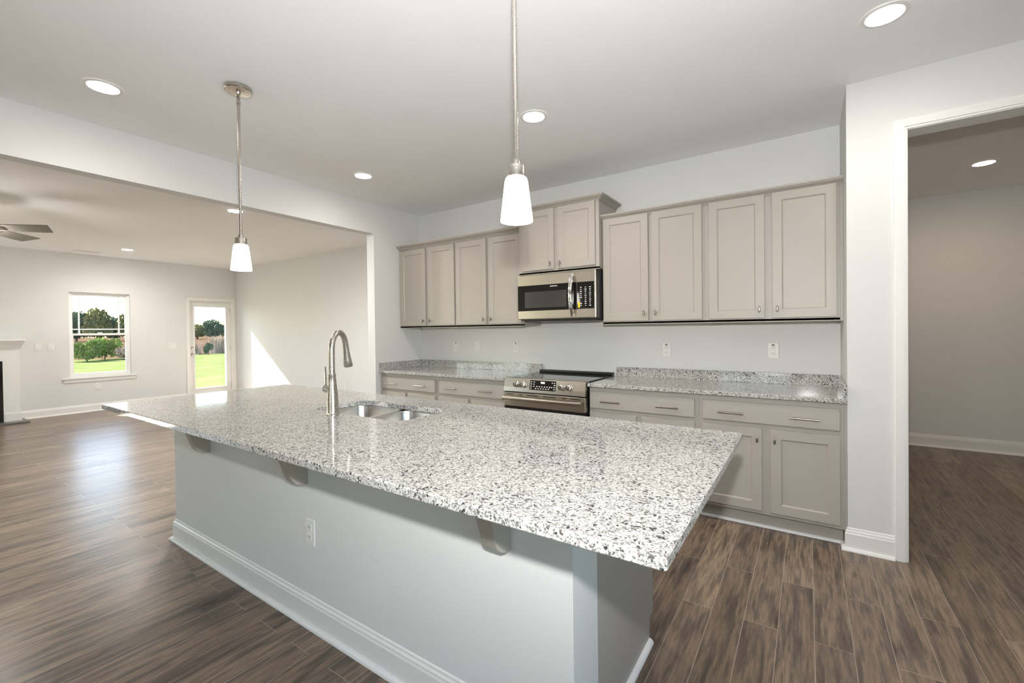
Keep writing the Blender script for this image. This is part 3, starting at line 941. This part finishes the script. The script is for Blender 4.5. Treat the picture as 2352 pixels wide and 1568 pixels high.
def bowl2(x0, x1):
    bm = NB()
    y0, y1 = SY0 - 0.006, SY1 + 0.006
    z1 = ZB - 0.0008
    def ring(i, z, r): return rrect(x0 + i, x1 - i, y0 + i, y1 - i, r, z, 6)
    loops(bm, [ring(-0.0115, z1, 0.092), ring(0, z1 - 0.0008, 0.080), ring(0.004, z1 - 0.010, 0.076), ring(0.008, 0.715, 0.072), ring(0.020, 0.690, 0.060), ring(0.050, 0.682, 0.035)], False, True)
    return bm
for a, b in ((SX0 - 0.006, DX - 0.012), (DX + 0.012, SX1 + 0.006)):
    bw = build('bowl', bowl2(a, b), M['steel_sink'], sk, smooth=60)
    mod = bw.modifiers.new('sheet', 'SOLIDIFY'); mod.thickness = 0.0012; mod.offset = 1.0 if False else 0.0
    c = ((a + b) / 2, (SY0 + SY1) / 2, 0.682)
    build('drain', lathe(NB(), c, [(0.057, 0.001), (0.055, 0.004), (0.044, 0.003), (0.040, -0.004), (0.012, -0.005)], 24), M['chrome'], bw, smooth=40)

# pull-down faucet
fx, fy = 1.922, -2.527
ft = thing('faucet', (fx, fy, ZT), 'brushed nickel pull-down kitchen faucet beside the island sink', 'faucet')
ph = radians(118)
dx, dy = cos(ph), sin(ph)
bm = lathe(NB(), (fx, fy, ZT), [(0.035, 0.0), (0.035, 0.006), (0.031, 0.009), (0.0295, 0.02), (0.0290, 0.07), (0.0265, 0.11), (0.0215, 0.165), (0.0180, 0.200), (0.0192, 0.203), (0.0192, 0.212), (0.0165, 0.214), (0.0152, 0.2225)], 28)
build('faucet_body', bm, M['nickel'], ft, smooth=40)
pts = [(fx, fy, ZT + 0.215), (fx, fy, ZT + 0.28), (fx, fy, ZT + 0.338)]
R0 = 0.078
for k in range(1, 13):
    a = pi - pi * k / 12.0 * 0.96
    pts.append((fx + dx * R0 * (1 + cos(a)), fy + dy * R0 * (1 + cos(a)), ZT + 0.341 + 1.16 * R0 * sin(a)))
build('spout', tube(NB(), pts, 0.0152, 18), M['nickel'], ft, smooth=50)
p1 = Vector(pts[-1]); d1 = (Vector(pts[-1]) - Vector(pts[-2])).normalized()
d1 = (d1 + Vector((dx * 0.10, dy * 0.10, -0.4))).normalized()
pts2 = [p1 - d1 * 0.004, p1 + d1 * 0.03, p1 + d1 * 0.075, p1 + d1 * 0.112, p1 + d1 * 0.116]
build('spray_head', tube(NB(), pts2, [0.0160, 0.0170, 0.0215, 0.0250, 0.0230], 20), M['nickel'], ft, smooth=40)
hx, hy = cos(ph + pi / 2), sin(ph + pi / 2)
hz = ZT + 0.130
bm = tube(NB(), [(fx + hx * 0.012, fy + hy * 0.012, hz), (fx + hx * 0.044, fy + hy * 0.044, hz + 0.010)], [0.0205, 0.0200], 20)
hub = build('handle_hub', bm, M['nickel'], ft, smooth=40)
bm = NB()
rings = []
for s, w, th in ((0.0, 0.011, 0.006), (0.3, 0.009, 0.005), (0.6, 0.0085, 0.004), (1.0, 0.0095, 0.003)):
    o = 0.041 - 0.004 * sin(pi * s) - 0.002 * s
    c = Vector((fx + hx * o, fy + hy * o, hz + 0.006 + 0.115 * s))
    u, v = Vector((dx, dy, 0)), Vector((hx, hy, 0))
    rings.append([c + u * (w * cos(a)) + v * (th * sin(a)) for a in [2 * pi * k / 12 for k in range(12)]])
loops(bm, rings)
build('lever', bm, M['nickel'], hub, smooth=50)

# ------------------------------------------------------------------ pendants
def pendant(x, y, zb, label):
    t = thing('pendant_light', (x, y, H), label, 'pendant light', 'pendant lights over the island')
    build('canopy', lathe(NB(), (x, y, H), [(0.066, -0.0006), (0.071, -0.004), (0.071, -0.020), (0.067, -0.024), (0.014, -0.026), (0.010, -0.040), (0.004, -0.046)], 36), M['nickel'], t, smooth=35)
    sw = build('swivel', lathe(NB(), (x, y, H - 0.046), [(0.004, 0.0), (0.009, -0.008), (0.009, -0.020), (0.004, -0.026), (0.011, -0.032), (0.011, -0.050), (0.008, -0.054)], 20), M['nickel'], t, smooth=35)
    zc = zb + 0.189
    build('rod', lathe(NB(), (x, y, zc), [(0.0078, 0.0), (0.0078, H - 0.098 - zc)], 18), M['nickel'], t, smooth=40)
    build('socket_cup', lathe(NB(), (x, y, zb), [(0.031, 0.150), (0.031, 0.184), (0.030, 0.187), (0.015, 0.188), (0.0135, 0.206), (0.0078, 0.209)], 30), M['nickel'], t, smooth=35)
    build('glass_shade', lathe(NB(), (x, y, zb), [(0.051, 0.0005), (0.0545, 0.0), (0.0550, 0.004), (0.0395, 0.134), (0.0360, 0.146), (0.030, 0.1495)], 40, cap0=True), M['shade'], t, smooth=40)
pendant(1.256, -2.66, 1.705, 'nickel rod pendant with lit white glass shade hanging before the living room opening')
pendant(3.181, -2.66, 1.705, 'nickel rod pendant with lit white glass shade hanging before the microwave')

# ------------------------------------------------------------------ recessed ceiling lamps
def lamp_spot(parent, power, col, angle=164, blend=1.0):
    l = bpy.data.lights.new('lamp', 'SPOT')
    l.energy, l.color = power, col
    l.spot_size, l.spot_blend = radians(angle), blend
    l.shadow_soft_size = 0.06
    o = bpy.data.objects.new('lamp', l)
    COL.objects.link(o)
    o.parent = parent
    o.location = (0, 0, -0.012)

def downlight(loc, lens, label, group, power=20.0, col=(1.0, 0.955, 0.90)):
    t = thing('recessed_light', loc, label, 'ceiling light', group)
    x, y, z = loc
    bm = lathe(NB(), loc, [(0.092, -0.0005), (0.090, -0.004), (0.072, -0.007), (0.068, -0.004), (0.068, -0.001)], 36, cap0=False, cap1=False)
    build('trim_ring', bm, M['trim'], t, smooth=40)
    bm = lathe(NB(), loc, [(0.067, -0.0008), (0.067, -0.0035), (0.05, -0.0045), (0.02, -0.005)], 32)
    build('lens', bm, lens, t, smooth=60)
    lamp_spot(t, power, col)
    return t
G1 = 'recessed kitchen ceiling lights'
k1 = downlight((0.640, -3.107, H), M['lens_soft'], 'lit recessed ceiling light left of the left pendant canopy', G1, 9.0)
k0 = downlight((2.485, -1.370, H), M['lens'], 'lit recessed ceiling light just right of the near pendant rod', G1)
dup(k1, (0.634, -1.318, H), 'lit recessed ceiling light above the cabinets near the inner corner')
dup(k1, (4.301, -1.263, H), 'lit recessed ceiling light nearest the cased doorway, largest in view')
G2 = 'recessed living room ceiling lights'
l0 = downlight((-1.455, -1.476, HL), M['lens_day'], 'lit recessed light just beyond the beam, behind the left pendant rod', G2, 110.0, (1.0, 0.97, 0.93))
downlight((-5.334, -1.405, HL), M['lens_far'], 'small lit recessed light near the far window wall', G2, 45.0)
downlight((5.284, 1.585, HL), M['lens_hall'], 'lit recessed light in the dim hall beyond the doorway', 'recessed hall ceiling lights', 6.0, (1.0, 0.80, 0.60))

# ceiling register in the living room
t = thing('ceiling_vent', (-6.05, -1.745, HL), 'slim white ceiling vent above the window in the living room', 'vent')
bm = NB()
hollow = [(-6.12, -5.98, -1.92, -1.57)]
box(bm, -6.12, -5.98, -1.92, -1.905, HL - 0.006, HL - 0.0005); box(bm, -6.12, -5.98, -1.585, -1.57, HL - 0.006, HL - 0.0005)
box(bm, -6.12, -6.105, -1.905, -1.585, HL - 0.006, HL - 0.0005); box(bm, -5.995, -5.98, -1.905, -1.585, HL - 0.006, HL - 0.0005)
build('frame', bm, M['trim'], t)
build('backing', box(NB(), -6.105, -5.995, -1.905, -1.585, HL - 0.002, HL - 0.0005), M['plateslot'], t)
bm = NB()
for k in range(5): box(bm, -6.100 + k * 0.022, -6.090 + k * 0.022, -1.905, -1.585, HL - 0.005, HL - 0.002)
build('louvers', bm, M['trim'], t)

# ------------------------------------------------------------------ ceiling fan
fcx, fcy, fz = -2.82, -3.25, 2.42
t = thing('ceiling_fan', (fcx, fcy, HL), 'grey-bladed ceiling fan in the living room, only blade tips in view', 'ceiling fan')
build('canopy', lathe(NB(), (fcx, fcy, HL), [(0.07, -0.0005), (0.068, -0.03), (0.03, -0.06), (0.014, -0.065)], 28), M['nickel'], t, smooth=40)
build('downrod', lathe(NB(), (fcx, fcy, fz), [(0.013, 0.06), (0.013, HL - fz - 0.06)], 16), M['nickel'], t, smooth=40)
build('motor', lathe(NB(), (fcx, fcy, fz), [(0.03, 0.085), (0.09, 0.07), (0.115, 0.03), (0.115, -0.02), (0.09, -0.05), (0.06, -0.055)], 32), M['nickel'], t, smooth=40)
build('added_glow_bowl', lathe(NB(), (fcx, fcy, fz), [(0.085, -0.052), (0.08, -0.09), (0.05, -0.115), (0.01, -0.122)], 28), M['fan_fill_glow'], t, smooth=50)  # out of view; its glow is added to brighten the living room
for k in range(4):
    a = radians(45 + 90 * k)
    u, v = Vector((cos(a), sin(a), 0)), Vector((-sin(a), cos(a), 0))
    tilt = radians(-17)
    v2 = v * cos(tilt) + Vector((0, 0, 1)) * sin(tilt)
    nrm = u.cross(v2)
    c0 = Vector((fcx, fcy, fz))
    out = [(0.17, -0.045), (0.22, -0.062), (0.55, -0.072), (0.648, -0.072), (0.60, 0.072), (0.54, 0.074), (0.22, 0.062), (0.17, 0.045)]
    bm = NB()
    loops(bm, [[c0 + u * p + v2 * q + nrm * h for p, q in out] for h in (-0.004, 0.004)])
    b_ = build('blade', bm, M['fan'], t)
    bm = NB()
    loops(bm, [[c0 + u * p + v2 * q + nrm * h for p, q in ((0.09, -0.02), (0.24, -0.035), (0.24, 0.035), (0.09, 0.02))] for h in (-0.009, -0.0045)])
    build('blade_arm', bm, M['nickel'], b_)

# ------------------------------------------------------------------ fireplace
FX = LX + 0.25
t = thing('fireplace', (LX, -3.43, 0.0), 'white mantel fireplace with black firebox at the left edge', 'fireplace')
y0, y1 = -4.345, -2.515
bm = NB()
box(bm, LX + 0.001, FX, y1 - 0.175, y1, 0.0, 1.14); box(bm, LX + 0.001, FX, y0, y0 + 0.175, 0.0, 1.14)
box(bm, LX + 0.001, FX, y0 + 0.175, y1 - 0.175, 0.955, 1.14)
build('surround', bm, M['trim'], t)
for a, b, c, d in ((FX, FX + 0.014, y1 - 0.16, y1 + 0.014), (FX, FX + 0.014, y0, y0 + 0.16)):
    build('plinth', box(NB(), a, b, c, d, 0.0, 0.145), M['trim'], t)
pr_ = [(0.0, 1.14), (0.012, 1.14), (0.018, 1.16), (0.030, 1.20), (0.045, 1.235), (0.050, 1.258), (0.0, 1.258)]
bm = sweep(NB(), pr_, [(LX + 0.001, y1), (FX, y1), (FX, y0), (LX + 0.001, y0)], -1)
build('crown', bm, M['trim'], t)
build('mantel_shelf', box(NB(), LX + 0.001, FX + 0.075, y0 - 0.065, y1 + 0.065, 1.258, 1.290, 0.004, 2), M['trim'], t)
bm = NB()
box(bm, LX + 0.001, LX + 0.02, y0 + 0.175, y1 - 0.175, 0.03, 0.955)
box(bm, LX + 0.02, FX - 0.02, y0 + 0.175, y0 + 0.20, 0.03, 0.955); box(bm, LX + 0.02, FX - 0.02, y1 - 0.20, y1 - 0.175, 0.03, 0.955)
box(bm, LX + 0.02, FX - 0.02, y0 + 0.2, y1 - 0.2, 0.92, 0.955)
fb = build('firebox', bm, M['fire_black'], t)
build('glass_front', box(NB(), FX - 0.02, FX - 0.012, y0 + 0.177, y1 - 0.177, 0.03, 0.953), M['blackglass'], fb)
build('hearth', box(NB(), LX + 0.001, -5.97, -4.41, -2.45, 0.0, 0.025, 0.003), M['hearth'], t)

# ------------------------------------------------------------------ wall plates
def plate(name, origin, axis, kind, w=0.070, h=0.115):
    """axis: outward direction, one of '-y', '+x'; returns a list of parts built around origin (centre on the wall)."""
    ox, oy, oz = origin
    def B(u0, u1, d0, d1, z0, z1, bev=0.0):
        bm = NB()
        if axis == '-y': return box(bm, ox + u0, ox + u1, oy - d1, oy - d0, oz + z0, oz + z1, bev)
        return box(bm, ox + d0, ox + d1, oy + u0, oy + u1, oz + z0, oz + z1, bev)
    return B
def outlet(origin, axis, label, group, slot=False):
    t = thing('wall_outlet', origin, label, 'outlet', group)
    B = plate('', origin, axis, '')
    build('cover_plate', B(-0.036, 0.036, 0.0005, 0.006, -0.059, 0.059, 0.002), M['plate'], t)
    for z in (-0.022, 0.022):
        r = build('receptacle', B(-0.016, 0.016, 0.006, 0.0085, z - 0.015, z + 0.015, 0.002), M['plate'], t)
        bm = B(-0.008, -0.0055, 0.0085, 0.0090, z - 0.003, z + 0.006)
        bm2 = B(0.0055, 0.008, 0.0085, 0.0090, z - 0.003, z + 0.006)
        me = bpy.data.meshes.new('tmp'); bm2.to_mesh(me); bm.from_mesh(me); bpy.data.meshes.remove(me); bm2.free()
        build('slots', bm, M['plateslot'], r)
    if slot:
        build('test_button', B(-0.010, 0.010, 0.006, 0.0082, 0.040, 0.050), M['plateslot'], t, label='dark strip near the plate top')
    return t
def switch(origin, axis, label, gangs, group):
    t = thing('wall_switch', origin, label, 'switch', group)
    B = plate('', origin, axis, '')
    w = 0.036 + 0.023 * (gangs - 1)
    build('cover_plate', B(-w, w, 0.0005, 0.006, -0.059, 0.059, 0.002), M['plate'], t)
    for g in range(gangs):
        u = (g - (gangs - 1) / 2) * 0.046
        build('rocker', B(u - 0.0165, u + 0.0165, 0.006, 0.0095, -0.033, 0.033, 0.002), M['plate'], t)
    return t
GO = 'outlets on the backsplash wall'
outlet((0.578, 0, 1.151), '-y', 'white outlet under the leftmost pair of wall cabinets', GO, True)
switch((0.896, 0, 1.154), '-y', 'plain white switch plate between the two outlets left of the range', 1, GO)
outlet((1.416, 0, 1.155), '-y', 'white outlet left of the range, below the microwave edge', GO, True)
outlet((2.984, 0, 1.150), '-y', 'white outlet right of the range, nearer to it', GO, True)
outlet((3.782, 0, 1.154), '-y', 'white outlet near the right end of the backsplash wall', GO, True)
outlet((2.113, BY, 0.428), '-y', 'white outlet low on the island wall front', 'outlets elsewhere')
outlet((-2.608, LY, 0.397), '-y', 'white outlet low on the living room wall behind the faucet', 'outlets elsewhere')
outlet((LX, -1.562, 0.429), '+x', 'white outlet low under the living room window', 'outlets elsewhere')
GS = 'switches in the living room'
switch((LX, -2.278, 1.15), '+x', 'white switch plate next to the fireplace mantel', 1, GS)
switch((LX, -2.126, 1.15), '+x', 'white switch plate between mantel switch and window', 1, GS)
switch((LX, -0.437, 1.107), '+x', 'white double switch plate beside the glazed back door', 2, GS)

# ------------------------------------------------------------------ outdoors
bm = NB(); box(bm, -36.0, LX - 0.13, -40, 60, -0.36, -0.30)
g = build('lawn', bm, M['lawn']); props(g, 'bright green mown lawn outside the living room window', 'lawn', None, 'stuff')
bm = NB(); box(bm, -420.0, -36.0, -200, 330, -0.36, -0.31)
g = build('dry_field', bm, M['field']); props(g, 'brown dry field stretching beyond the lawn to the trees', 'field', None, 'stuff')
struct('bounce_patio', box(box(NB(), -6.4, XE + 9.0, YB - 6.0, YB - 0.12, -0.12, -0.02), XE + 0.12, XE + 9.0, YB - 0.12, 3.0, -0.12, -0.02), M['bounce_concrete'])  # unseen pale slab added to bounce sunlight in through the openings

def leaf_mass(bm, c, r, n, size, rnd, flat=1.0):
    for _ in range(n):
        d = Vector((rnd.gauss(0, 1), rnd.gauss(0, 1), rnd.gauss(0, 1))).normalized()
        k = rnd.uniform(0.55, 1.0)
        p = Vector((c[0] + d.x * r[0] * k, c[1] + d.y * r[1] * k, c[2] + d.z * r[2] * k * flat))
        u = Vector((rnd.gauss(0, 1), rnd.gauss(0, 1), rnd.gauss(0, 1))).normalized()
        w = u.orthogonal().normalized()
        s = size * rnd.uniform(0.6, 1.3)
        vs = [bm.verts.new(p + u * s), bm.verts.new(p + w * s * 0.7), bm.verts.new(p - u * s), bm.verts.new(p - w * s * 0.7)]
        bm.faces.new(vs)

def tree(x, y, h, wdt, mat, label, seed):
    rnd = random.Random(seed)
    t = thing('tree', (x, y, -0.31), label, 'tree', 'trees on the far edge of the field')
    build('trunk', tube(NB(), [(x, y, -0.275), (x + 0.1, y, h * 0.3), (x, y + 0.1, h * 0.6)], [0.28, 0.22, 0.12], 8), M['bark'], t, smooth=60)
    bm = NB()
    leaf_mass(bm, (x, y, h * 0.55), (wdt * 0.5, wdt * 0.5, h * 0.42), 900, h * 0.05, rnd)
    leaf_mass(bm, (x, y, h * 0.24), (wdt * 0.5, wdt * 0.5, h * 0.17), 500, h * 0.05, rnd)
    for _ in range(7):
        a = rnd.uniform(0, 2 * pi)
        leaf_mass(bm, (x + cos(a) * wdt * 0.32, y + sin(a) * wdt * 0.32, h * rnd.uniform(0.3, 0.78)), (wdt * 0.25, wdt * 0.25, h * 0.17), 170, h * 0.045, rnd)
    build('crown', bm, mat, t)
TR = [(22, 8.0, 6.0, 'd', 'dark green tree of the far tree line, just left of the window view'),
      (27.2, 8.2, 6.0, 'd', 'dark tree at the left edge of the window view, beyond the field'),
      (31.0, 8.7, 5.6, 'a', 'tallest tree in the window view, its top turning gold'),
      (34.4, 6.6, 4.6, 'd', 'lower dark tree right of the tallest one in the window view'),
      (37.6, 7.6, 5.6, 'a', 'golden-tinted tree at the right edge of the window view'),
      (43.5, 7.2, 6.0, 'd', 'dark tree of the far tree line, hidden between window and door'),
      (49.0, 6.0, 5.0, 'd', 'dark tree of the far tree line, just left of the door view'),
      (53.8, 4.9, 5.6, 'a', 'low golden tree at the left in the door view, beyond the field'),
      (58.0, 6.0, 5.4, 'd', 'dark round tree in the middle of the door view, beyond the field'),
      (62.0, 5.0, 5.4, 'a', 'low golden tree at the right in the door view, beyond the field')]
for i, (y, h, w_, k, lb) in enumerate(TR):
    tree(-150 - (i % 2) * 9, y * (1 + (i % 2) * 0.06), h, w_, M['leaf_dark'] if k == 'd' else M['leaf_autumn'], lb, 20 + i)

def bush(x, y, h, w_, mat, label, seed, name='bush', cat='bush', size=0.07):
    rnd = random.Random(seed)
    t = thing(name, (x, y, -0.30), label, cat, 'shrubs along the lawn edge')
    bm = NB()
    for k in range(4):
        a = rnd.uniform(0, 2 * pi)
        tube(bm, [(x, y, -0.299), (x + cos(a) * w_ * 0.2, y + sin(a) * w_ * 0.2, h * 0.5)], [0.03, 0.012], 6)
    build('stems', bm, M['bark'], t)
    bm = NB()
    for _ in range(9):
        c = (x + rnd.uniform(-0.25, 0.25) * w_, y + rnd.uniform(-0.34, 0.34) * w_, -0.3 + h * rnd.uniform(0.33, 0.70))
        leaf_mass(bm, c, (w_ * 0.26, w_ * 0.24, h * 0.27), 260, size, rnd)
    build('foliage', bm, mat, t)
bush(-33.6, 4.1, 1.50, 1.7, M['leaf_bush'], 'green bush at the lawn edge, left in the window view', 3)
bush(-35.2, 5.3, 1.62, 1.9, M['leaf_bush'], 'taller green bush at the lawn edge, middle of the window view', 4)
bush(-33.4, 6.05, 1.05, 1.3, M['reed'], 'tan dry shrub at the lawn edge, right in the window view', 5)

def reeds(x, y, h, w_, label, seed, mat):
    rnd = random.Random(seed)
    bm = NB()
    for _ in range(260):
        px, py = x + rnd.gauss(0, 0.25) * w_, y + rnd.gauss(0, 0.33) * w_
        hh = h * rnd.uniform(0.55, 1.0)
        lx, ly = rnd.gauss(0, 0.12), rnd.gauss(0, 0.12)
        a = rnd.uniform(0, pi)
        ww = 0.022
        u = Vector((cos(a) * ww, sin(a) * ww, 0))
        p0, p1_ = Vector((px, py, -0.31)), Vector((px + lx, py + ly, -0.31 + hh))
        vs = [bm.verts.new(p0 - u), bm.verts.new(p0 + u), bm.verts.new(p1_ + u * 0.6), bm.verts.new(p1_ - u * 0.6)]
        bm.faces.new(vs)
    o = build('reed_clump', bm, mat, loc=(x, y, -0.31))
    props(o, label, 'reeds', 'shrubs along the lawn edge')
reeds(-37.6, 11.2, 1.1, 1.0, 'tan reed clump at lawn edge, left in the door view', 11, M['reed'])
reeds(-37.6, 13.1, 1.5, 1.0, 'pale tall reed clump at lawn edge, right in the door view', 12, M['reed'])
bush(-35.3, 11.5, 1.0, 0.6, M['leaf_dark'], 'small dark shrub at the lawn edge, seen through the door', 13, size=0.05)
